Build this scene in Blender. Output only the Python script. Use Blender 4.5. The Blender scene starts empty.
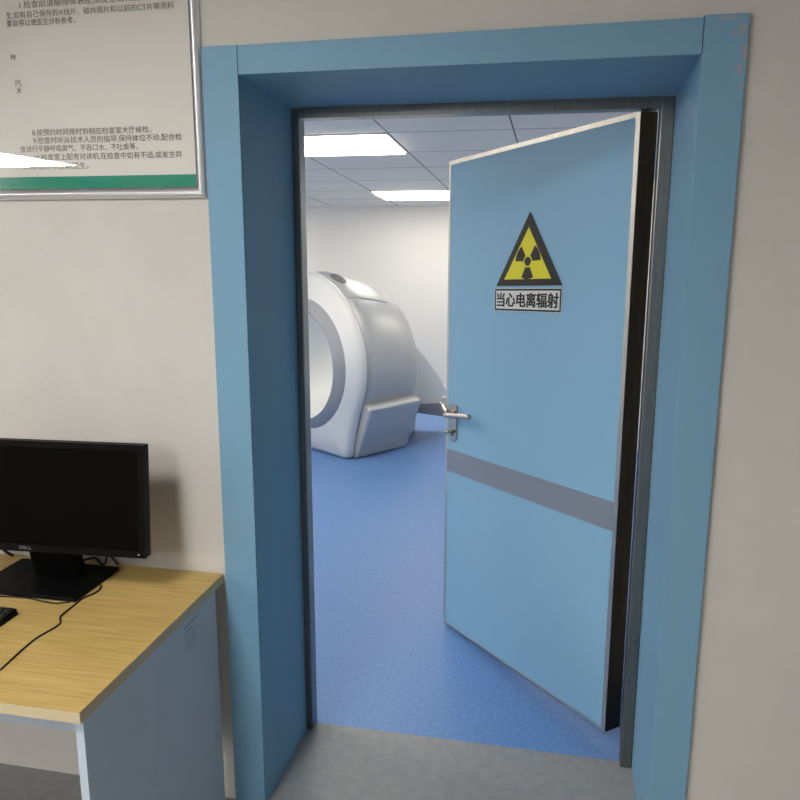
import bpy, bmesh, math, random
from mathutils import Vector, Matrix
from math import sin, cos, pi, radians
random.seed(4)
S = bpy.context.scene
COL = S.collection

# ------------------------------------------------------------------ helpers
def lin(r, g, b):
    f = lambda c: (c/255/12.92) if c/255 <= .04045 else ((c/255+.055)/1.055)**2.4
    return (f(r), f(g), f(b), 1)

def mat(name, rgb, rough=.5, metal=0, spec=.5, emit=None, estr=0, coat=0):
    m = bpy.data.materials.new(name); m.use_nodes = True
    b = m.node_tree.nodes['Principled BSDF']
    b.inputs['Base Color'].default_value = lin(*rgb)
    b.inputs['Roughness'].default_value = rough
    b.inputs['Metallic'].default_value = metal
    b.inputs['Specular IOR Level'].default_value = spec
    b.inputs['Coat Weight'].default_value = coat
    if emit:
        b.inputs['Emission Color'].default_value = lin(*emit)
        b.inputs['Emission Strength'].default_value = estr
    return m

def noisy(m, rgb2, scale=(1, 1, 1), nscale=20, lo=.35, hi=.65, detail=4, bump=0):
    """mix the base colour with a second tone through object-space noise"""
    nt = m.node_tree; N = nt.nodes; L = nt.links; b = N['Principled BSDF']
    tc = N.new('ShaderNodeTexCoord'); mp = N.new('ShaderNodeMapping'); mp.inputs['Scale'].default_value = scale
    no = N.new('ShaderNodeTexNoise'); no.inputs['Scale'].default_value = nscale; no.inputs['Detail'].default_value = detail
    mr = N.new('ShaderNodeMapRange'); mr.inputs['From Min'].default_value = lo; mr.inputs['From Max'].default_value = hi
    mx = N.new('ShaderNodeMix'); mx.data_type = 'RGBA'
    mx.inputs[6].default_value = b.inputs['Base Color'].default_value[:]; mx.inputs[7].default_value = lin(*rgb2)
    L.new(tc.outputs['Object'], mp.inputs[0]); L.new(mp.outputs[0], no.inputs['Vector'])
    L.new(no.outputs['Fac'], mr.inputs['Value']); L.new(mr.outputs[0], mx.inputs[0]); L.new(mx.outputs[2], b.inputs['Base Color'])
    if bump:
        bp = N.new('ShaderNodeBump'); bp.inputs['Strength'].default_value = bump; bp.inputs['Distance'].default_value = .002
        L.new(no.outputs['Fac'], bp.inputs['Height']); L.new(bp.outputs[0], b.inputs['Normal'])
    return m

def link(name, me, m, parent=None, smooth=False):
    o = bpy.data.objects.new(name, me); COL.objects.link(o)
    if m is not None: me.materials.append(m)
    if parent is not None: o.parent = parent; o.matrix_parent_inverse = parent.matrix_basis.inverted()
    if smooth:
        for p in me.polygons: p.use_smooth = True
    return o

def obj(name, bm, m, parent=None, smooth=False, bevel=0, seg=2):
    bmesh.ops.recalc_face_normals(bm, faces=bm.faces)
    me = bpy.data.meshes.new(name); bm.to_mesh(me); bm.free()
    o = link(name, me, m, parent, smooth)
    if bevel:
        md = o.modifiers.new('bevel', 'BEVEL'); md.width = bevel; md.segments = seg; md.limit_method = 'ANGLE'; md.angle_limit = radians(40)
    return o

def BM(): return bmesh.new()

def box(bm, x0, x1, y0, y1, z0, z1):
    v = [bm.verts.new((x, y, z)) for x in (x0, x1) for y in (y0, y1) for z in (z0, z1)]
    for f in ((0, 1, 3, 2), (4, 6, 7, 5), (0, 4, 5, 1), (2, 3, 7, 6), (0, 2, 6, 4), (1, 5, 7, 3)):
        bm.faces.new([v[i] for i in f])
    return bm

def hexa(bm, P):
    """P: 8 points, bottom ring 0-3 and top ring 4-7"""
    v = [bm.verts.new(p) for p in P]
    for f in ((3, 2, 1, 0), (4, 5, 6, 7), (0, 1, 5, 4), (1, 2, 6, 5), (2, 3, 7, 6), (3, 0, 4, 7)):
        bm.faces.new([v[i] for i in f])
    return bm

def prism(bm, front, back):
    a = [bm.verts.new(p) for p in front]; b = [bm.verts.new(p) for p in back]; n = len(a)
    bm.faces.new(a); bm.faces.new(b[::-1])
    for i in range(n): bm.faces.new((a[i], b[i], b[(i+1) % n], a[(i+1) % n]))
    return bm

def tube(bm, pts, r, n=10, cap=True):
    pts = [Vector(p) for p in pts]; rings = []
    up = None
    for i, p in enumerate(pts):
        d = (pts[min(i+1, len(pts)-1)] - pts[max(i-1, 0)]).normalized()
        if up is None: up = Vector((0, 0, 1)) if abs(d.z) < .9 else Vector((1, 0, 0))
        u = (up - d*up.dot(d)).normalized(); w = d.cross(u); up = u
        rr = r[i] if isinstance(r, (list, tuple)) else r
        rings.append([bm.verts.new(p + (u*cos(2*pi*k/n) + w*sin(2*pi*k/n))*rr) for k in range(n)])
    for a, b in zip(rings, rings[1:]):
        for k in range(n): bm.faces.new((a[k], a[(k+1) % n], b[(k+1) % n], b[k]))
    if cap: bm.faces.new(rings[0][::-1]); bm.faces.new(rings[-1])
    return bm

def smooth_path(P, n=6):
    P = [Vector(p) for p in P]; out = []
    for i in range(len(P)-1):
        p0, p1, p2, p3 = P[max(i-1, 0)], P[i], P[i+1], P[min(i+2, len(P)-1)]
        for k in range(n):
            t = k/n
            out.append(.5*((2*p1)+(p2-p0)*t+(2*p0-5*p1+4*p2-p3)*t*t+(3*p1-p0-3*p2+p3)*t**3))
    out.append(P[-1]); return out

def loft(bm, loops, close_first=False, close_last=False):
    R = [[bm.verts.new(p) for p in L] for L in loops]; n = len(R[0])
    for a, b in zip(R, R[1:]):
        for k in range(n): bm.faces.new((a[k], a[(k+1) % n], b[(k+1) % n], b[k]))
    if close_first: bm.faces.new(R[0][::-1])
    if close_last: bm.faces.new(R[-1])
    return bm

def empty(name, loc=(0, 0, 0), rot=(0, 0, 0)):
    o = bpy.data.objects.new(name, None); COL.objects.link(o)
    o.location = loc; o.rotation_euler = rot; o.empty_display_size = .1
    return o

def tag(o, label, cat, group=None):
    o['label'] = label; o['category'] = cat
    if group: o['group'] = group
    return o

def struct(o): o['kind'] = 'structure'; return o

def text_mesh(s, bold=0.0):
    """flat lettering as mesh data in the xy plane, normalised bounds returned"""
    cu = bpy.data.curves.new('txt', 'FONT'); cu.body = s; cu.size = 1; cu.offset = bold; cu.resolution_u = 3
    o = bpy.data.objects.new('txt', cu); COL.objects.link(o)
    bpy.context.view_layer.update()
    me = bpy.data.meshes.new_from_object(o.evaluated_get(bpy.context.evaluated_depsgraph_get()))
    bpy.data.objects.remove(o)
    vs = [v.co for v in me.vertices]
    x0 = min(v.x for v in vs); x1 = max(v.x for v in vs); y0 = min(v.y for v in vs); y1 = max(v.y for v in vs)
    return me, (x0, x1, y0, y1)

def add_text(bm, s, fn, w, h=None, bold=0.0):
    """append lettering to bm; fn maps (u, v) with u in 0..w, v from 0 up, to a 3-D point"""
    me, (x0, x1, y0, y1) = text_mesh(s, bold)
    k = w/(x1-x0); kv = h/(y1-y0) if h else k
    vs = [bm.verts.new(fn((v.co.x-x0)*k, (v.co.y-(y0 if h else 0))*kv)) for v in me.vertices]
    for p in me.polygons:
        try: bm.faces.new([vs[i] for i in p.vertices])
        except ValueError: pass
    bpy.data.meshes.remove(me)

# ------------------------------------------------------------------ materials
M = {}
M['wall'] = noisy(mat('office wall paint', (205, 202, 196), .8, spec=.2), (201, 198, 192), nscale=6)
M['scan_wall'] = mat('scan room wall paint', (232, 230, 226), .7, spec=.2)
M['office_ceiling'] = mat('office ceiling', (215, 213, 208), .8)
M['office_floor'] = noisy(mat('office floor tile', (150, 150, 150), .45), (140, 140, 142), nscale=30)
M['blue_floor'] = noisy(mat('blue vinyl floor', (88, 128, 190), .42, spec=.45), (110, 150, 206), nscale=70, lo=.3, hi=.7, detail=8)
M['casing'] = noisy(mat('blue casing paint', (119, 161, 188), .55, spec=.35), (118, 160, 187), nscale=40)
M['chip'] = mat('bare patch where paint flaked off', (150, 158, 170), .8)
M['seam'] = mat('dark joint line', (60, 92, 120), .8)
M['door_blue'] = mat('sky blue door skin', (136, 181, 211), .45, spec=.35)
M['steel'] = noisy(mat('brushed stainless steel', (212, 208, 200), .42, 1), (196, 192, 186), scale=(60, 60, 1.5), nscale=4)
M['frame_steel'] = noisy(mat('stainless frame with dark reflection', (142, 142, 140), .32, 1), (128, 128, 127), scale=(60, 60, 1.5), nscale=4)  # same stainless, base darkened to stand in for the dark office reflected in it
M['dark_reflection_steel'] = noisy(mat('stainless edge with dark reflection', (84, 76, 64), .27, 1), (68, 62, 54), scale=(60, 60, 1), nscale=4)  # dark brown reflection on the stainless edge is put into its base colour
M['band'] = mat('grey kick band', (136, 143, 156), .45, .2)
M['chrome'] = mat('satin handle steel', (190, 184, 176), .25, 1)
M['black_ink'] = mat('black print', (28, 24, 20), .6)
M['yellow'] = mat('yellow sign film', (226, 218, 20), .5)
M['white_film'] = mat('white sign film', (222, 224, 222), .5)
M['alu'] = mat('silver aluminium frame', (228, 229, 234), .36, 1)
M['paper'] = mat('poster paper', (232, 227, 219), .6)
M['green'] = mat('green print band', (22, 148, 122), .6)
M['ink'] = mat('poster ink', (70, 68, 66), .7)
M['black_plastic'] = mat('black monitor plastic', (5, 5, 5), .5, spec=.12)
M['screen'] = mat('switched off screen', (3, 3, 3), .6, spec=.06)
M['base_black'] = mat('matt black stand', (6, 6, 7), .55, spec=.12)
M['logo'] = mat('grey logo print', (120, 120, 122), .4)
M['led'] = mat('power light', (225, 225, 230), .4)
M['cable'] = mat('black cable', (26, 18, 18), .5)
M['panel'] = noisy(mat('pale blue grey desk panel', (188, 200, 212), .5), (182, 194, 208), nscale=5)
M['edge_band'] = mat('beige edge band', (196, 180, 146), .5)
M['silver_shell'] = mat('silver grey scanner shell', (186, 189, 192), .42, .15)
M['white_shell'] = mat('white scanner shell', (228, 229, 230), .38)
M['ring_grey'] = mat('grey bore ring', (156, 159, 166), .45)
M['bore'] = mat('bore lining', (236, 239, 240), .4)
M['dark_gap'] = mat('dark gap', (40, 42, 46), .8)
M['vent'] = mat('vent grille', (96, 98, 98), .6)
M['grey_slab'] = mat('grey table slab', (128, 132, 142), .5)
M['lamp_frame'] = mat('lamp frame', (225, 225, 225), .5)
M['key'] = mat('black key', (20, 20, 21), .5)

# wood worktop: long grain along x
w = mat('light oak laminate', (202, 170, 98), .42, spec=.35); M['wood'] = w
nt = w.node_tree; N = nt.nodes; L = nt.links
tc = N.new('ShaderNodeTexCoord'); mp = N.new('ShaderNodeMapping'); mp.inputs['Scale'].default_value = (1.2, 22, 1)
no = N.new('ShaderNodeTexNoise'); no.inputs['Scale'].default_value = 5; no.inputs['Detail'].default_value = 8; no.inputs['Distortion'].default_value = .4
cr = N.new('ShaderNodeValToRGB'); cr.color_ramp.elements[0].position = .3; cr.color_ramp.elements[1].position = .7
cr.color_ramp.elements[0].color = lin(176, 146, 84); cr.color_ramp.elements[1].color = lin(203, 173, 108)
L.new(tc.outputs['Object'], mp.inputs[0]); L.new(mp.outputs[0], no.inputs['Vector']); L.new(no.outputs['Fac'], cr.inputs[0])
L.new(cr.outputs[0], N['Principled BSDF'].inputs['Base Color'])

# suspended ceiling: dark joints between 0.72 x 0.625 tiles
def tile_ceiling():
    m = mat('suspended ceiling tile', (214, 214, 212), .85, spec=.1); nt = m.node_tree; N = nt.nodes; L = nt.links
    tc = N.new('ShaderNodeTexCoord'); sp = N.new('ShaderNodeSeparateXYZ'); L.new(tc.outputs['Object'], sp.inputs[0])
    def joint(sock, off, step, half):
        a = N.new('ShaderNodeMath'); a.operation = 'ADD'; a.inputs[1].default_value = off; L.new(sock, a.inputs[0])
        d = N.new('ShaderNodeMath'); d.operation = 'PINGPONG'; d.inputs[1].default_value = step/2; L.new(a.outputs[0], d.inputs[0])
        c = N.new('ShaderNodeMath'); c.operation = 'LESS_THAN'; c.inputs[1].default_value = half; L.new(d.outputs[0], c.inputs[0])
        return c
    jx = joint(sp.outputs[0], 1.03+.72*20, .72, .0045); jy = joint(sp.outputs[1], -2.625+.625*20, .625, .005)
    mxm = N.new('ShaderNodeMath'); mxm.operation = 'MAXIMUM'; L.new(jx.outputs[0], mxm.inputs[0]); L.new(jy.outputs[0], mxm.inputs[1])
    no = N.new('ShaderNodeTexNoise'); no.inputs['Scale'].default_value = 90; L.new(tc.outputs['Object'], no.inputs['Vector'])
    mx0 = N.new('ShaderNodeMix'); mx0.data_type = 'RGBA'; mx0.inputs[6].default_value = lin(236, 231, 222); mx0.inputs[7].default_value = lin(242, 238, 230)
    L.new(no.outputs['Fac'], mx0.inputs[0])
    mx = N.new('ShaderNodeMix'); mx.data_type = 'RGBA'; L.new(mx0.outputs[2], mx.inputs[6]); mx.inputs[7].default_value = lin(120, 118, 114)
    L.new(mxm.outputs[0], mx.inputs[0]); L.new(mx.outputs[2], N['Principled BSDF'].inputs['Base Color'])
    return m
M['tiles'] = tile_ceiling()

def glass_pane():
    m = bpy.data.materials.new('poster glazing'); m.use_nodes = True; nt = m.node_tree; N = nt.nodes; L = nt.links
    for n in list(N): N.remove(n)
    out = N.new('ShaderNodeOutputMaterial'); mx = N.new('ShaderNodeMixShader'); tr = N.new('ShaderNodeBsdfTransparent')
    gl = N.new('ShaderNodeBsdfGlossy'); gl.inputs['Roughness'].default_value = .01; fr = N.new('ShaderNodeFresnel'); fr.inputs['IOR'].default_value = 1.5
    L.new(fr.outputs[0], mx.inputs[0]); L.new(tr.outputs[0], mx.inputs[1]); L.new(gl.outputs[0], mx.inputs[2]); L.new(mx.outputs[0], out.inputs[0])
    return m
M['glass'] = glass_pane()

# ------------------------------------------------------------------ setting: two rooms and the wall between them
CX0, CX1, CTOP = -.8326, .2844, 2.118          # jamb opening
WT = .43                                        # wall thickness
OX0, OX1, OY0, OH = -7.0, 2.6, -11.0, 2.6       # office
SX0, SX1, SY1 = -4.6, .66, 6.36                 # scan room
SLOPE = .0645
def cz(y): return 2.62 - SLOPE*(y+2)            # underside of the scan room ceiling

bm = BM()
box(bm, OX0, CX0-.012, 0, WT, 0, 2.9); box(bm, CX1+.012, OX1, 0, WT, 0, 2.9); box(bm, CX0-.012, CX1+.012, 0, WT, CTOP+.012, 2.9)
struct(obj('wall_partition', bm, M['wall']))
struct(obj('floor_office', box(BM(), OX0, OX1, OY0, WT, -.1, 0), M['office_floor']))
struct(obj('ceiling_office', box(BM(), OX0, OX1, OY0, 0, OH, OH+.1), M['office_ceiling']))
struct(obj('wall_left', box(BM(), OX0-.1, OX0, OY0, 0, 0, OH), M['wall']))
struct(obj('wall_right', box(BM(), OX1, OX1+.1, OY0, 0, 0, OH), M['wall']))
struct(obj('wall_back', box(BM(), OX0, OX1, OY0-.1, OY0, 0, OH), M['wall']))
struct(obj('floor_scan_room', box(BM(), SX0, SX1, WT, SY1, -.1, 0), M['blue_floor']))
struct(obj('wall_far', box(BM(), SX0, SX1, SY1, SY1+.1, 0, 2.6), M['scan_wall']))
struct(obj('wall_scan_left', box(BM(), SX0-.1, SX0, WT, SY1, 0, 2.8), M['scan_wall']))
struct(obj('wall_scan_right', box(BM(), SX1, SX1+.1, WT, SY1, 0, 2.8), M['scan_wall']))
struct(obj('wall_scan_near', box(box(BM(), SX0, CX0-.05, WT, WT+.015, 0, 2.7), CX1+.05, SX1, WT, WT+.015, 0, 2.7), M['scan_wall']))
bm = BM()
y0, y1 = WT, SY1
hexa(bm, [(SX0, y0, cz(y0)), (SX1, y0, cz(y0)), (SX1, y1, cz(y1)), (SX0, y1, cz(y1)),
          (SX0, y0, cz(y0)+.1), (SX1, y0, cz(y0)+.1), (SX1, y1, cz(y1)+.1), (SX0, y1, cz(y1)+.1)])
struct(obj('ceiling_scan_room', bm, M['tiles']))

# blue door casing with its deep reveal
t = struct(empty('trim_1', (CX0, 0, 0)))
FY = -.013
obj('face_board', box(BM(), -.93, CX0, FY, 0, 0, 2.189), M['casing'], t, bevel=.0015)
rb = obj('face_board', box(BM(), CX1, .381, FY-.001, 0, 0, 2.200), M['casing'], t, bevel=.0015)
obj('head_board', hexa(BM(), [(CX0, FY, CTOP), (CX1, FY, CTOP), (CX1, 0, CTOP), (CX0, 0, CTOP), (CX0, FY, 2.188), (CX1, FY, 2.196), (CX1, 0, 2.196), (CX0, 0, 2.188)]), M['casing'], t, bevel=.0015)
obj('reveal_panel', box(BM(), CX0-.012, CX0, 0, .385, 0, CTOP+.01), M['casing'], t)
obj('reveal_panel', box(BM(), CX1, CX1+.012, 0, .40, 0, CTOP+.01), M['casing'], t)
HB = CTOP-.018                                  # the head lining drops a little towards the frame
obj('head_reveal', hexa(BM(), [(CX0, 0, CTOP), (CX1, 0, CTOP), (CX1, .40, HB), (CX0, .385, HB), (CX0, 0, CTOP+.012), (CX1, 0, CTOP+.012), (CX1, .40, CTOP+.012), (CX0, .385, CTOP+.012)]), M['casing'], t)
# joint lines between head and side boards
bm = BM()
box(bm, CX0-.0012, CX0+.0012, FY-.0006, FY, CTOP, 2.188); box(bm, CX1-.0012, CX1+.0012, FY-.0016, FY, CTOP, 2.196)
obj('board_joint', bm, M['seam'], t)
# flaked paint at the top right corner of the casing: ragged thin patches
bm = BM()
def flake(cx, czz, rx, rz, n=14):
    vs = []
    for k in range(n):
        a = 2*pi*k/n; q = random.uniform(.55, 1.1)
        x = min(cx+rx*q*cos(a), .3805); z = min(czz+rz*q*sin(a), 2.1995)
        vs.append(bm.verts.new((x, FY-.0014, z)))
    bm.faces.new(vs)
flake(.368, 2.165, .011, .018); flake(.374, 2.12, .008, .022); flake(.366, 2.085, .01, .012); flake(.335, 2.193, .03, .006); flake(.372, 2.045, .006, .01); flake(.35, 2.16, .004, .01)
obj('flaked_paint', bm, M['chip'], t)

# stainless frame at the end of the reveal
t = struct(empty('trim_2', (CX0, .44, 0)))
FX0, FX1, FT = CX0+.024, CX1-.038, 2.069
obj('frame_post', box(BM(), CX0, FX0, .385, .44, 0, HB), M['frame_steel'], t, bevel=.003)
obj('frame_post', box(BM(), FX1, CX1, .40, .455, 0, HB), M['frame_steel'], t, bevel=.003)
obj('frame_head', hexa(BM(), [(FX0, .385, FT), (FX1, .40, FT), (FX1, .455, FT), (FX0, .44, FT), (FX0, .385, HB), (FX1, .40, HB), (FX1, .455, HB), (FX0, .44, HB)]), M['frame_steel'], t)

# ------------------------------------------------------------------ the door (hinged right, open into the scan room, sagging slightly to its free edge)
DP = Vector((-.472, 1.2625)); DU = Vector((.653, -.7555)).normalized(); DN = Vector((-.7555, -.653)).normalized()
SAG = .0531; DW = 1.028; DT = .068; DZ0, DZ1 = .01, 2.022
def D(u, n, z):
    p = DP + DU*u + DN*n
    return Vector((p.x, p.y, z + SAG*u))
def dbox(bm, u0, u1, n0, n1, z0, z1):
    return hexa(bm, [D(u0, n1, z0), D(u1, n1, z0), D(u1, n0, z0), D(u0, n0, z0), D(u0, n1, z1), D(u1, n1, z1), D(u1, n0, z1), D(u0, n0, z1)])
door = struct(empty('door_1', D(DW, -DT/2, 0)))
obj('door_leaf', dbox(BM(), .008, DW-.005, -DT+.002, -.001, DZ0+.005, DZ1-.006), M['door_blue'], door)
bm = dbox(BM(), 0, .012, -DT, 0, DZ0, DZ1); obj('edge_trim', bm, M['steel'], door)
obj('edge_trim', dbox(BM(), .012, DW-.02, -DT, 0, DZ1-.016, DZ1), M['steel'], door)
obj('edge_trim', dbox(BM(), .012, DW-.02, -DT, 0, DZ0, DZ0+.01), M['steel'], door)
obj('edge_trim', dbox(BM(), DW-.02, DW-.002, -.03, 0, DZ0, DZ1), M['steel'], door)
obj('hinge_edge', dbox(BM(), DW-.02, DW, -DT, -.002, DZ0, DZ1), M['dark_reflection_steel'], door)
obj('kick_band', dbox(BM(), .012, DW-.02, -.002, .0012, .728, .826), M['band'], door)['label'] = 'grey band across the blue door'
# lever handle on its back plate
uc = .062
hd = obj('handle_plate', BM(), M['chrome'], door)
bm = BM(); prof = []
hw, z0, z1 = .028, .865, 1.027
pts = [(uc-hw, z1-.004), (uc-hw+.004, z1), (uc+hw-.004, z1), (uc+hw, z1-.004)]
pts += [(uc+hw*cos(a), z0+hw+hw*sin(a)) for a in [-pi*k/10 for k in range(0, 11)]]
prism(bm, [D(u, .007, z) for u, z in pts], [D(u, -.001, z) for u, z in pts])
bmesh.ops.recalc_face_normals(bm, faces=bm.faces); bm.to_mesh(hd.data); bm.free()
bm = BM(); path = smooth_path([D(uc, .004, .988), D(uc, .03, .988), D(uc+.006, .047, .988), D(uc+.03, .054, .990), D(uc+.10, .054, .997), D(uc+.185, .05, 1.004)], 6)
tube(bm, path, [.011]*len(path), 12); tube(bm, [D(uc, .004, .988), D(uc, .014, .988)], .016, 16); obj('lever', bm, M['chrome'], hd, True)
bm = BM(); path = [D(uc-.004, .004, .91), D(uc-.004, .03, .91), D(uc-.006, .034, .91)]; tube(bm, path, [.008, .008, .006], 12)
tube(bm, [D(uc-.006, .03, .91), D(uc-.02, .034, .91)], .007, 10)
obj('lock_knob', bm, M['chrome'], hd, True)
bm = BM(); tube(bm, [D(uc, .0065, .897), D(uc, .0082, .897)], .006, 12); obj('keyhole', bm, M['black_ink'], hd)
# second lever showing past the free edge
bm = dbox(BM(), -.050, .004, -.022, -.008, 1.002, 1.048)
p2 = obj('latch_plate', bm, M['chrome'], door, bevel=.003)
bm = BM(); path = smooth_path([D(-.068, -.018, 1.012), D(-.045, -.014, 1.010), D(-.01, .004, 1.0), D(.03, .014, .992)], 5); tube(bm, path, .0095, 12); tube(bm, [D(-.026, -.04, 1.022), D(-.032, -.014, 1.008)], .01, 12)
obj('latch_lever', bm, M['chrome'], p2, True)

# ------------------------------------------------------------------ radiation warning sign on the door
sg = tag(empty('warning_sign', D(.522, .002, 1.43)), 'black and yellow triangular radiation warning sign with white caption plate on the blue door', 'sign')
u0, u1, zb, zt = .344, .716, 1.521, 1.778; um = (u0+u1)/2+.002
def tri(bm, a, n0, n1):
    prism(bm, [D(u, n1, z) for u, z in a], [D(u, n0, z) for u, z in a]); return bm
obj('sign_border', tri(BM(), [(u0, zb), (u1, zb), (um, zt)], 0, .0025), M['black_ink'], sg)['label'] = 'black triangular border'
gx = lambda u: u0+(u-105)/395*.372
gz = lambda v: zb+(528-v)/448*.257
obj('sign_face', tri(BM(), [(gx(157), gz(487)), (gx(440), gz(487)), (gx(302), gz(170))], .0024, .0032), M['yellow'], sg)['label'] = 'yellow triangle inside the black border'
bm = BM(); cu_, czv = gx(302), gz(378)
def sector(a0, a1, r0, r1, n=10):
    A = [a0+(a1-a0)*k/n for k in range(n+1)]
    P = [(cu_+r1*1.12*cos(a), czv+r1*sin(a)) for a in A] + [(cu_+r0*1.12*cos(a), czv+r0*sin(a)) for a in A[::-1]]
    tri(bm, P, .0031, .004)
for a in (30, 150, 270): sector(radians(a-28), radians(a+28), .022, .063)
P = [(cu_+.0165*1.1*cos(2*pi*k/24), czv+.0155*sin(2*pi*k/24)) for k in range(24)]; tri(bm, P, .0031, .004)
obj('trefoil', bm, M['black_ink'], sg)['label'] = 'black radiation trefoil'
cp = obj('caption_plate', dbox(BM(), .336, .717, 0, .0022, 1.4285, 1.512), M['white_film'], sg); cp['label'] = 'white caption plate with black outline'
bm = BM()
for a in ((.338, .715, 1.5035, 1.510), (.338, .715, 1.4300, 1.4365), (.338, .3445, 1.43, 1.51), (.7085, .715, 1.43, 1.51)): dbox(bm, a[0], a[1], .002, .0028, a[2], a[3])
obj('caption_outline', bm, M['black_ink'], cp)
bm = BM(); [add_text(bm, '当心电离辐射', lambda u, v: D(.352+u+du, .0030+q*.0001, 1.4445+v+dv), .349, .051) for q, (du, dv) in enumerate(((-.0022, -.001), (.0022, -.001), (-.0022, .001), (.0022, .001), (0, 0)))]
obj('caption_text', bm, M['black_ink'], cp)

# ------------------------------------------------------------------ framed notice
ps = tag(empty('framed_notice', (-1.26, -.012, 1.817)), 'silver framed notice of printed Chinese text with green bottom band on the left wall', 'poster')
PX0, PX1, PZ0, PZ1 = -1.592, -.9345, 1.816, 2.72-.2
FWd = .029
def frame_side(p0, p1, inward):
    """moulding with a rounded profile between two outer corners, mitred"""
    bm = BM(); p0 = Vector(p0); p1 = Vector(p1); d = (p1-p0).normalized(); iw = Vector(inward)
    prof = [(0, 0), (0, .010), (.003, .016), (.009, .019), (.013, .0175), (.016, .0175), (.021, .015), (.026, .010), (FWd, .006), (FWd, 0)]
    A = [bm.verts.new(p0+iw*s+d*s+Vector((0, -h, 0))) for s, h in prof]; B = [bm.verts.new(p1+iw*s-d*s+Vector((0, -h, 0))) for s, h in prof]
    for i in range(len(prof)): j = (i+1) % len(prof); bm.faces.new((A[i], A[j], B[j], B[i]))
    bm.faces.new(A); bm.faces.new(B[::-1]); return bm
c = [(PX0, 0, PZ0), (PX1, 0, PZ0), (PX1, 0, PZ1), (PX0, 0, PZ1)]
for i, iw in enumerate(((0, 0, 1), (-1, 0, 0), (0, 0, -1), (1, 0, 0))):
    obj('frame_rail', frame_side(c[i], c[(i+1) % 4], iw), M['alu'], ps)
sh = obj('notice_sheet', box(BM(), PX0+.02, PX1-.02, -.004, -.001, PZ0+.02, PZ1-.02), M['paper'], ps)
ix0, ix1, iz0 = PX0+FWd, PX1-FWd, PZ0+FWd
obj('green_band', box(BM(), PX0+.024, PX1-.024, -.0045, -.0038, PZ0+.022, 1.877), M['green'], sh)
def line(s, xl, xr, z):
    bm = BM()
    me, (a0, a1, b0, b1) = text_mesh(s)
    k = (xr-xl)/(a1-a0); kv = .0185
    vs = [bm.verts.new((xl+(v.co.x-a0)*k, -.0047, z-.009+(v.co.y+.1)*kv)) for v in me.vertices]
    for p in me.polygons:
        try: bm.faces.new([vs[i] for i in p.vertices])
        except ValueError: pass
    bpy.data.meshes.remove(me)
    obj('text_line', bm, M['ink'], sh)
line('1.检查前请解除体表配饰及金属物品,病人或医', -1.447, -1.0, 2.318)
line('生,如有自己保存的X线片、磁共振片和以前的CT片等资料', -1.491, -1.003, 2.294)
line('要自带以便医生分析参考。', -1.490, -1.285, 2.274)
line('种', -1.488, -1.472, 2.189); line('内,', -1.480, -1.458, 2.124); line('术', -1.479, -1.463, 2.104)
line('8.按预约时间按时到相应检查室大厅候检。', -1.442, -1.086, 1.994)
line('9.检查时听从技术人员的指导,保持体位不动,配合检', -1.441, -1.0, 1.973)
line('查进行平静呼吸屏气、不吞口水、不吐痰等。', -1.483, -1.128, 1.9515)
line('10.检查室上配有对讲机,在检查中如有不适,或发生异', -1.441, -1.002, 1.929)
line('常情况及时告知医生。', -1.483, -1.277, 1.905)
obj('glazing', box(BM(), PX0+.026, PX1-.026, -.0075, -.0055, PZ0+.026, PZ1-.026), M['glass'], ps)

# ------------------------------------------------------------------ desk
dk = tag(empty('desk', (-1.75, -.35, 0)), 'light oak topped desk with pale grey end panel against the left wall', 'desk')
TZ = .75
wt = obj('worktop', box(BM(), -2.6, -.940, -.71, -.004, TZ-.026, TZ-.0015), M['edge_band'], dk)
obj('wood_surface', box(BM(), -2.6, -.9405, -.7095, -.0045, TZ-.002, TZ), M['wood'], wt)
ep = obj('end_panel', box(BM(), -.968, -.948, -.69, -.045, 0, TZ-.026), M['panel'], dk, bevel=.001)
obj('end_panel', box(BM(), -2.58, -2.56, -.69, -.045, 0, TZ-.026), M['panel'], dk, bevel=.001)
obj('modesty_panel', box(BM(), -2.56, -.968, -.12, -.104, .25, TZ-.026), M['panel'], dk)
# small faint print on the end panel: short broken strokes, too faint to read
bm = BM()
for k in range(6):
    y = -.238
    z = .697-.012*k-(.004 if k else 0)
    x0_ = y; L_ = (.075, .045, .055, .06, .07, .05)[k]
    while x0_ < y+L_:
        wd = random.uniform(.004, .012); h = .0038 if k == 0 else .0022
        box(bm, -.9482, -.9476, x0_, min(x0_+wd, y+L_), z-h, z+h*.4); x0_ += wd+.003
obj('faint_print', bm, mat('faint blue grey print', (130, 140, 158), .6), ep)

# ------------------------------------------------------------------ monitor
mon = tag(empty('computer_monitor', (-1.36, -.16, TZ), (0, 0, 0)), 'black widescreen computer monitor, switched off, on the oak desk', 'monitor')
MR = Matrix.Translation((-1.349, -.222, .868)) @ Matrix.Rotation(radians(3.5), 4, 'Z') @ Matrix.Rotation(radians(-5), 4, 'X') @ Matrix.Translation((0, 0, -.868))
def mtf(bm): bmesh.ops.transform(bm, matrix=MR, verts=bm.verts); return bm
MW, MZ0, MZ1 = .2825, .868, 1.176
bz = .017
hs = obj('housing', mtf(box(BM(), -MW, MW, .006, .034, MZ0, MZ1)), M['black_plastic'], mon, bevel=.004)
bm = BM()
box(bm, -MW, MW, 0, .008, MZ0, MZ0+.021); box(bm, -MW, MW, 0, .008, MZ1-bz, MZ1); box(bm, -MW, -MW+bz, 0, .008, MZ0+.021, MZ1-bz); box(bm, MW-bz, MW, 0, .008, MZ0+.021, MZ1-bz)
bz_ = obj('bezel', mtf(bm), M['black_plastic'], mon)
obj('screen', mtf(box(BM(), -MW+bz, MW-bz, .0035, .0075, MZ0+.021, MZ1-bz)), M['screen'], mon)
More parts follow.
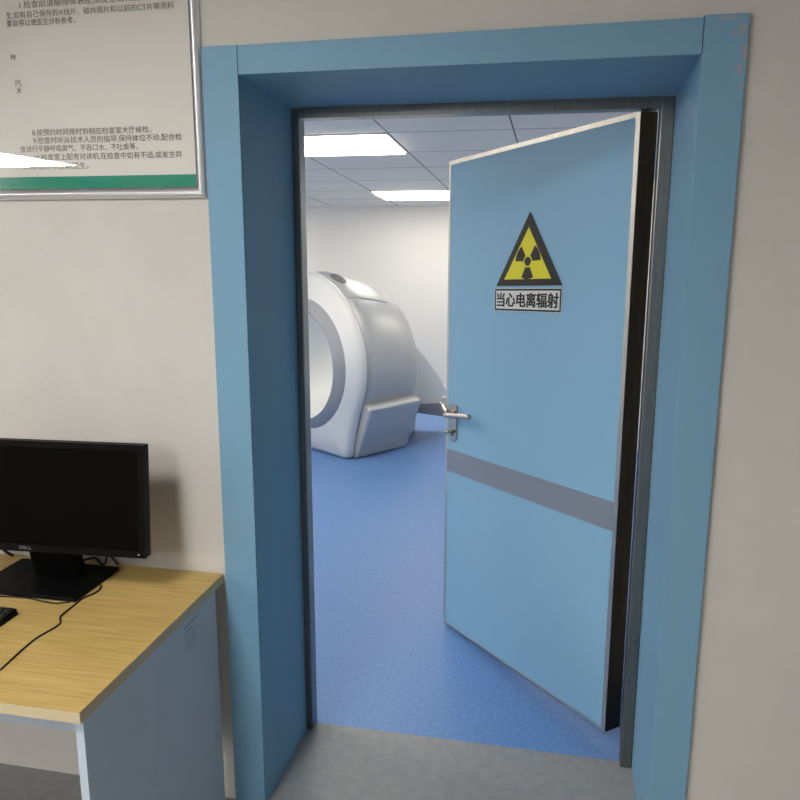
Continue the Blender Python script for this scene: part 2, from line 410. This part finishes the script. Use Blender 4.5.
bm = BM(); add_text(bm, 'DELL', lambda u, v: Vector((-.084+u, -.0006, MZ0+.007+v)), .036, .0085, bold=.01); obj('logo', mtf(bm), M['logo'], bz_)
bm = BM(); box(bm, .262, .2645, -.0007, .001, MZ0+.008, MZ0+.0115); obj('power_light', mtf(bm), M['led'], bz_)
bm = BM(); box(bm, -.16, .16, .034, .05, MZ0+.05, MZ1-.04); obj('back_cover', mtf(bm), M['black_plastic'], mon, bevel=.008)
# stand: neck and base plate
bm = BM()
hexa(bm, [(-1.468, -.135, TZ+.012), (-1.328, -.135, TZ+.012), (-1.328, -.085, TZ+.012), (-1.468, -.085, TZ+.012),
          (-1.468, -.185, 1.0), (-1.328, -.185, 1.0), (-1.328, -.145, 1.0), (-1.468, -.145, 1.0)])
obj('stand_neck', bm, M['base_black'], mon, bevel=.006)
bm = BM(); bt = TZ+.012
box(bm, -1.575, -1.249, -.262, -.043, TZ, bt)
obj('stand_base', bm, M['base_black'], mon, bevel=.005, seg=3)

# cables on the desk
bm = BM(); tube(bm, smooth_path([(-1.211, -.60, TZ+.0027), (-1.225, -.47, TZ+.0027), (-1.214, -.385, TZ+.0027), (-1.237, -.345, TZ+.0027), (-1.241, -.292, TZ+.0027), (-1.243, -.24, TZ+.0027), (-1.231, -.205, TZ+.0027), (-1.230, -.18, TZ+.0027), (-1.238, -.160, TZ+.0027), (-1.2465, -.150, TZ+.0027)], 8), .0023, 8)
tag(obj('cable', bm, M['cable'], None, True), 'thin dark cable winding along the desk past the right corner of the monitor base', 'cable')
bm = BM(); tube(bm, smooth_path([(-1.49, -.275, TZ+.0027), (-1.43, -.268, TZ+.0027), (-1.388, -.267, TZ+.0027), (-1.334, -.277, TZ+.0027), (-1.295, -.279, TZ+.0027), (-1.27, -.268, TZ+.0027), (-1.262, -.266, TZ+.0027)], 8), .0022, 8)
tag(obj('cable', bm, M['cable'], None, True), 'short dark cable curving along the front edge of the monitor base', 'cable')
bm = BM(); tube(bm, smooth_path([(-1.270, -.018, TZ+.005), (-1.278, -.018, TZ+.014), (-1.288, -.02, TZ+.03), (-1.296, -.02, TZ+.034), (-1.305, -.02, TZ+.026), (-1.310, -.02, TZ+.008), (-1.320, -.022, TZ+.004), (-1.330, -.024, TZ+.014), (-1.340, -.026, TZ+.024), (-1.360, -.028, TZ+.02), (-1.400, -.03, TZ+.006)], 6), .0035, 8)
tag(obj('cable', bm, M['cable'], None, True), 'black cable looped on the desk behind the monitor base, against the wall', 'cable')
bm = BM(); tube(bm, smooth_path([(-1.625, -.02, TZ+.004), (-1.64, -.03, TZ+.02), (-1.66, -.05, TZ+.06), (-1.685, -.09, .86), (-1.68, -.13, .93), (-1.62, -.185, .96)], 6), .005, 8)
tag(obj('cable', bm, M['cable'], None, True), 'thick black cable hanging from the back of the monitor on its left', 'cable')

# keyboard: only its rear right corner reaches the picture
kb = tag(empty('keyboard', (-1.575, -.42, TZ)), 'black keyboard on the oak desk in front of the monitor', 'keyboard')
bm = BM(); hexa(bm, [(-1.79, -.485, TZ), (-1.352, -.485, TZ), (-1.352, -.352, TZ), (-1.79, -.352, TZ), (-1.788, -.483, TZ+.012), (-1.354, -.483, TZ+.012), (-1.354, -.356, TZ+.020), (-1.788, -.356, TZ+.020)])
obj('keyboard_body', bm, M['black_plastic'], kb, bevel=.004)
for r in range(5):
    for k in range(20):
        y = -.47+r*.0215; z = TZ+.012+.008*((y+.483)/.127)
        x = -1.777+k*.0212
        bm = BM(); hexa(bm, [(x, y, z), (x+.0185, y, z), (x+.0185, y+.0185, z+.0011), (x, y+.0185, z+.0011), (x+.002, y+.002, z+.006), (x+.0165, y+.002, z+.006), (x+.0165, y+.0165, z+.007), (x+.002, y+.0165, z+.007)])
        obj('key', bm, M['key'], kb)

# ------------------------------------------------------------------ CT scanner
GN = Vector((-.567, -.824, 0)).normalized(); GS = Vector((.824, -.567, 0)).normalized(); GC = Vector((-2.02, 4.06, 0)); ZC, GR = .735, .735
def G(s, a, z): return GC + GS*s + GN*a + Vector((0, 0, z))
NA = 120
# outline of the shell: round above, drawn in towards narrower feet below
GX = .645
half = [(GX*abs(sin(radians(th)))**1.25, ZC+GR*cos(radians(th))) for th in range(0, 113, 4)]
P0 = Vector(half[-1]); tg = Vector((GX*cos(radians(112)), -GR*sin(radians(112)))).normalized(); P3 = Vector((.46, 0.0)); P1 = P0+tg*.13; P2 = P3+Vector((.02, .14))
for k in range(1, 13):
    q = k/12; p = P0*(1-q)**3+P1*3*q*(1-q)**2+P2*3*q*q*(1-q)+P3*q**3; half.append((p.x, p.y))
half += [(.36, 0), (.2, 0), (0.0, 0)]
poly = half + [(-s, z) for s, z in half[-2:0:-1]]
def ray_r(th):
    d = Vector((sin(th), cos(th))); best = GR
    for i in range(len(poly)):
        a = Vector(poly[i])-Vector((0, ZC)); b = Vector(poly[(i+1) % len(poly)])-Vector((0, ZC)); e = b-a
        den = d.x*e.y-d.y*e.x
        if abs(den) < 1e-9: continue
        tt = (a.x*e.y-a.y*e.x)/den; uu = (a.x*d.y-a.y*d.x)/den
        if tt > 0 and -1e-6 <= uu <= 1+1e-6: best = tt
    return best
RAD = [ray_r(2*pi*k/NA) for k in range(NA)]
def ring(a, r=None, k=1.0, mix=0.0):
    """shell outline scaled by k, blended by mix towards a circle of radius r, at axial position a"""
    out = []
    for i in range(NA):
        th = 2*pi*i/NA; rr = RAD[i]*k
        if r is not None: rr = rr*(1-mix)+r*mix
        z = max(ZC+rr*cos(th), .0)
        out.append(G(rr*sin(th), a, z))
    return out
ct = tag(empty('ct_scanner', (GC.x, GC.y, 0)), 'large white and silver medical scanner with round bore standing on the blue floor', 'medical scanner')
RO, RI = .535, .453
fc = BM(); loft(fc, [ring(-.085, k=.985), ring(-.075, k=1.0), ring(-.05, k=1.0), ring(-.03, k=.993), ring(-.012, k=.975), ring(.005, k=.945), ring(.03, RO, .93, .5), ring(.05, RO, 1, 1)])
obj('front_cover', fc, M['white_shell'], ct, True)['label'] = 'white front cover'
br = BM(); loft(br, [ring(.05, RO, 1, 1), ring(.056, RO-.004, 1, 1), ring(.105, RI+.006, 1, 1), ring(.108, RI, 1, 1), ring(.095, RI-.006, 1, 1)])
obj('bore_ring', br, M['ring_grey'], ct, True)['label'] = 'grey ring round the bore'
bt_ = BM(); loft(bt_, [ring(.095, RI-.006, 1, 1), ring(.03, RI-.02, 1, 1), ring(-.3, .43, 1, 1), ring(-.68, .45, 1, 1), ring(-.74, .50, 1, 1)])
obj('bore_lining', bt_, M['bore'], ct, True)
sg_ = BM(); loft(sg_, [ring(-.072, k=.975), ring(-.082, k=.975), ring(-.092, k=.975)]); obj('cover_gap', sg_, M['dark_gap'], ct, True)
KT = [(-.088, .965), (-.09, .988), (-.2, .990), (-.32, .988), (-.45, .982), (-.58, .965), (-.66, .93), (-.715, .88)]
def shell_r(th, a):
    th %= 2*pi; k = KT[-1][1]
    for (a0, k0), (a1, k1) in zip(KT, KT[1:]):
        if a1 <= a <= a0: k = k0+(k1-k0)*(a0-a)/(a0-a1); break
    q = min(1, max(0, (-a-.2)/.5))                # the crown falls away towards the back
    return ray_r(th)*k*(1-.15*q*max(0, cos(th*.85 if th < pi else (2*pi-th)*.85)))
def shell_ring(a):
    out = []
    for i in range(NA):
        th = 2*pi*i/NA; rr = shell_r(th, a); out.append(G(rr*sin(th), a, max(ZC+rr*cos(th), 0)))
    return out
sh_ = BM(); loft(sh_, [shell_ring(a) for a, k in KT] + [ring(-.74, .5, .8, .5), ring(-.74, .5, 1, 1)])
obj('side_housing', sh_, M['silver_shell'], ct, True)['label'] = 'silver grey side housing'
# top cap panel, a raised skin over the crown with an oval grille
def skin(bm, th0, th1, a0, a1, lift, n=16, m=6):
    top = []; bot = []
    for i in range(n+1):
        th = th0+(th1-th0)*i/n; rt = []; rb_ = []
        for j in range(m+1):
            a = a0+(a1-a0)*j/m; r = shell_r(th, a)
            rt.append(bm.verts.new(G((r+lift)*sin(th), a, ZC+(r+lift)*cos(th)))); rb_.append(bm.verts.new(G((r-.01)*sin(th), a, ZC+(r-.01)*cos(th))))
        top.append(rt); bot.append(rb_)
    for i in range(n):
        for j in range(m):
            bm.faces.new((top[i][j], top[i+1][j], top[i+1][j+1], top[i][j+1])); bm.faces.new((bot[i][j], bot[i][j+1], bot[i+1][j+1], bot[i+1][j]))
    for i in range(n):
        bm.faces.new((top[i][0], bot[i][0], bot[i+1][0], top[i+1][0])); bm.faces.new((top[i][m], top[i+1][m], bot[i+1][m], bot[i][m]))
    for j in range(m):
        bm.faces.new((top[0][j], top[0][j+1], bot[0][j+1], bot[0][j])); bm.faces.new((top[n][j], bot[n][j], bot[n][j+1], top[n][j+1]))
    return bm
cap = obj('top_cap', skin(BM(), radians(-36), radians(36), -.095, -.56, .008), M['silver_shell'], ct, True, bevel=.004)
cap['label'] = 'silver crown panel with oval grille'
bm = BM(); vs = []
for k in range(28):
    a = 2*pi*k/28; th = radians(15)+radians(6.5)*cos(a); ax = -.18+.055*sin(a); r = shell_r(th, ax)+.0095
    vs.append(bm.verts.new(G(r*sin(th), ax, ZC+r*cos(th))))
vt = bm.faces.new(vs); e = bmesh.ops.extrude_face_region(bm, geom=[vt]); nv = [x for x in e['geom'] if isinstance(x, bmesh.types.BMVert)]
bmesh.ops.translate(bm, vec=G(0, 0, 0)*0+Vector((0, 0, .004))+GS*.001, verts=nv)
obj('vent_grille', bm, M['vent'], cap)['label'] = 'dark oval vent grille'
# side foot with a flat ledge on top
def foot(sgn):
    prof = [(.32, 0.0), (.485, 0.0), (.53, .10), (.605, .26), (.655, .385), (.664, .42), (.655, .442), (.63, .450), (.50, .46), (.42, .455)]
    return prism(BM(), [G(s*sgn, -.088, z) for s, z in prof], [G((s-.02)*sgn if s > .5 else s*sgn, -.67, z) for s, z in prof])
for sgn in (1, -1): obj('side_foot', foot(sgn), M['silver_shell'], ct, True, bevel=.034, seg=5)
for o in ct.children:
    if o.name.startswith('side_foot'):
        for p in o.data.polygons: p.use_smooth = False

# ------------------------------------------------------------------ patient table behind the scanner
pt = tag(empty('patient_table', (-1.22, 4.7, 0)), 'pale rounded patient table end behind the silver scanner, beside the open door', 'patient table')
top = [(-1.42, .90), (-1.33, .905), (-1.28, .885), (-1.234, .84), (-1.165, .755), (-1.101, .675), (-1.045, .605), (-.995, .53), (-.962, .465), (-.950, .42), (-.958, .378), (-.985, .345), (-1.03, .328), (-1.10, .322), (-1.231, .305), (-1.42, .29)]
def slab(P, y0, y1): return prism(BM(), [(x, y0, z) for x, z in P], [(x, y1, z) for x, z in P])
obj('table_body', prism(BM(), [(x, 4.6, z) for x, z in top], [(x-.02, 4.92, z-.10*max(0, min(1, (z-.4)/.1))) for x, z in top]), M['white_shell'], pt, True, bevel=.03, seg=4)
low = [(-1.42, .295), (-1.20, .306), (-1.05, .325), (-.955, .345), (-.93, .30), (-.935, .215), (-1.24, .245), (-1.42, .25)]
obj('table_slab', slab(low, 4.57, 4.98), M['grey_slab'], pt, bevel=.008)['label'] = 'grey slab under the table'
obj('table_pedestal', slab([(-1.42, 0), (-1.29, 0), (-1.27, .26), (-1.42, .26)], 4.64, 4.92), M['silver_shell'], pt, bevel=.01)

# ------------------------------------------------------------------ ceiling lamps and added fill panels
def lamp(name, loc, sx, sy, rx, strength, label, group, colour=(255, 250, 240)):
    t = tag(empty(name, loc, (rx, 0, 0)), label, 'ceiling light', group)
    key = 'lamp %.2f %s' % (strength, colour)
    dm = M.get(key) or mat(key, (250, 250, 250), .5, emit=colour, estr=strength); M[key] = dm
    bm = BM(); f = .014
    box(bm, -sx/2, sx/2, -sy/2, -sy/2+f, -.006, .02); box(bm, -sx/2, sx/2, sy/2-f, sy/2, -.006, .02)
    box(bm, -sx/2, -sx/2+f, -sy/2+f, sy/2-f, -.006, .02); box(bm, sx/2-f, sx/2, -sy/2+f, sy/2-f, -.006, .02)
    fr = link('lamp_frame', bpy.data.meshes.new('lamp_frame'), M['lamp_frame']); bmesh.ops.recalc_face_normals(bm, faces=bm.faces); bm.to_mesh(fr.data); bm.free(); fr.parent = t
    bm = box(BM(), -sx/2+f, sx/2-f, -sy/2+f, sy/2-f, -.016, .018)
    df = link('diffuser', bpy.data.meshes.new('diffuser'), dm); bmesh.ops.recalc_face_normals(bm, faces=bm.faces); bm.to_mesh(df.data); bm.free(); df.parent = t
    return t
tilt = -math.atan(SLOPE)
KS = 12.5
def scan_lamp(xc, yc, label, k=1): lamp('ceiling_light', (xc, yc, cz(yc)-.001), .71, .615, tilt, KS*k, label, 'scan room ceiling lights', (255, 247, 232))
scan_lamp(-1.39, 2.9375, 'bright square ceiling light nearest the doorway, above the scanner room')
scan_lamp(-1.39, 5.4375, 'bright square ceiling light near the far wall of the scanner room')
scan_lamp(.05, 5.4375, 'unseen fill light added in the far right corner of the scanner room')  # added fill panel hidden behind the door, lights the right wall
scan_lamp(-2.83, 1.0625, 'unseen fill light added inside the scanner room, left of the doorway, to brighten the door', 2.4)  # added out of view and made stronger, to brighten the door and right reveal
scan_lamp(-3.55, 2.9375, 'unseen fill light added on the left side of the scanner room, nearer panel')  # unseen panel added for extra light from the left
scan_lamp(-3.55, 5.4375, 'unseen fill light added in the far left corner of the scanner room')  # unseen panel added to fill the back of the scan room
KO = 38.0
G2 = 'office ceiling lights'
lamp('ceiling_light', (-1.25, -1.75, OH-.001), .6, .6, 0, KO, 'square office ceiling light above the desk side of the doorway', G2, (255, 253, 249))
lamp('ceiling_light', (-6.27, -6.0, OH-.001), 1.2, 1.3, 0, KO, 'large office ceiling light mirrored in the framed notice', G2, (255, 253, 249))
lamp('ceiling_light', (-1.25, -5.0, OH-.001), .6, .6, 0, KO, 'unseen fill light added halfway down the office', G2, (255, 253, 249))  # added fill behind the camera, evens out the office wall

lamp('ceiling_light', (-1.25, -3.4, OH-.001), .6, .6, 0, KO, 'unseen office fill light added second from the doorway', G2, (255, 253, 249))  # added fill, kept left so the right wall stays darker
lamp('ceiling_light', (-4.7, -2.9, OH-.001), .6, .6, 0, KO, 'unseen office fill light added on the left', G2, (255, 253, 249))  # added side fill, placed clear of the notice's reflection
lamp('ceiling_light', (-1.25, -7.4, OH-.001), .6, .6, 0, KO, 'unseen fill light added farthest down the office', G2, (255, 253, 249))  # added rear fill, set where it leaves the left reveal unlit

# ------------------------------------------------------------------ world, camera, view
wd = bpy.data.worlds.new('World'); S.world = wd; wd.use_nodes = True
wd.node_tree.nodes['Background'].inputs[0].default_value = (.5, .55, .6, 1); wd.node_tree.nodes['Background'].inputs[1].default_value = .3

cam = bpy.data.objects.new('camera', bpy.data.cameras.new('camera')); COL.objects.link(cam); S.camera = cam
cam.data.sensor_width = 36; cam.data.lens = 36*783.09/800; cam.data.clip_start = .05
r = Vector((.97923215, .20273973, .001)); u = Vector((-.04092164, .19281576, .9803813)); f = Vector((-.19856943, .96006181, -.19710783))
Rm = Matrix((r, u, -f)).transposed().to_4x4(); Rm.translation = Vector((0, -2, 1.7)); cam.matrix_world = Rm

vs_ = S.view_settings; S.display_settings.display_device = 'sRGB'
vs_.view_transform = 'Standard'; vs_.look = 'None'; vs_.gamma = 1; vs_.use_curve_mapping = False; vs_.exposure = 0.0
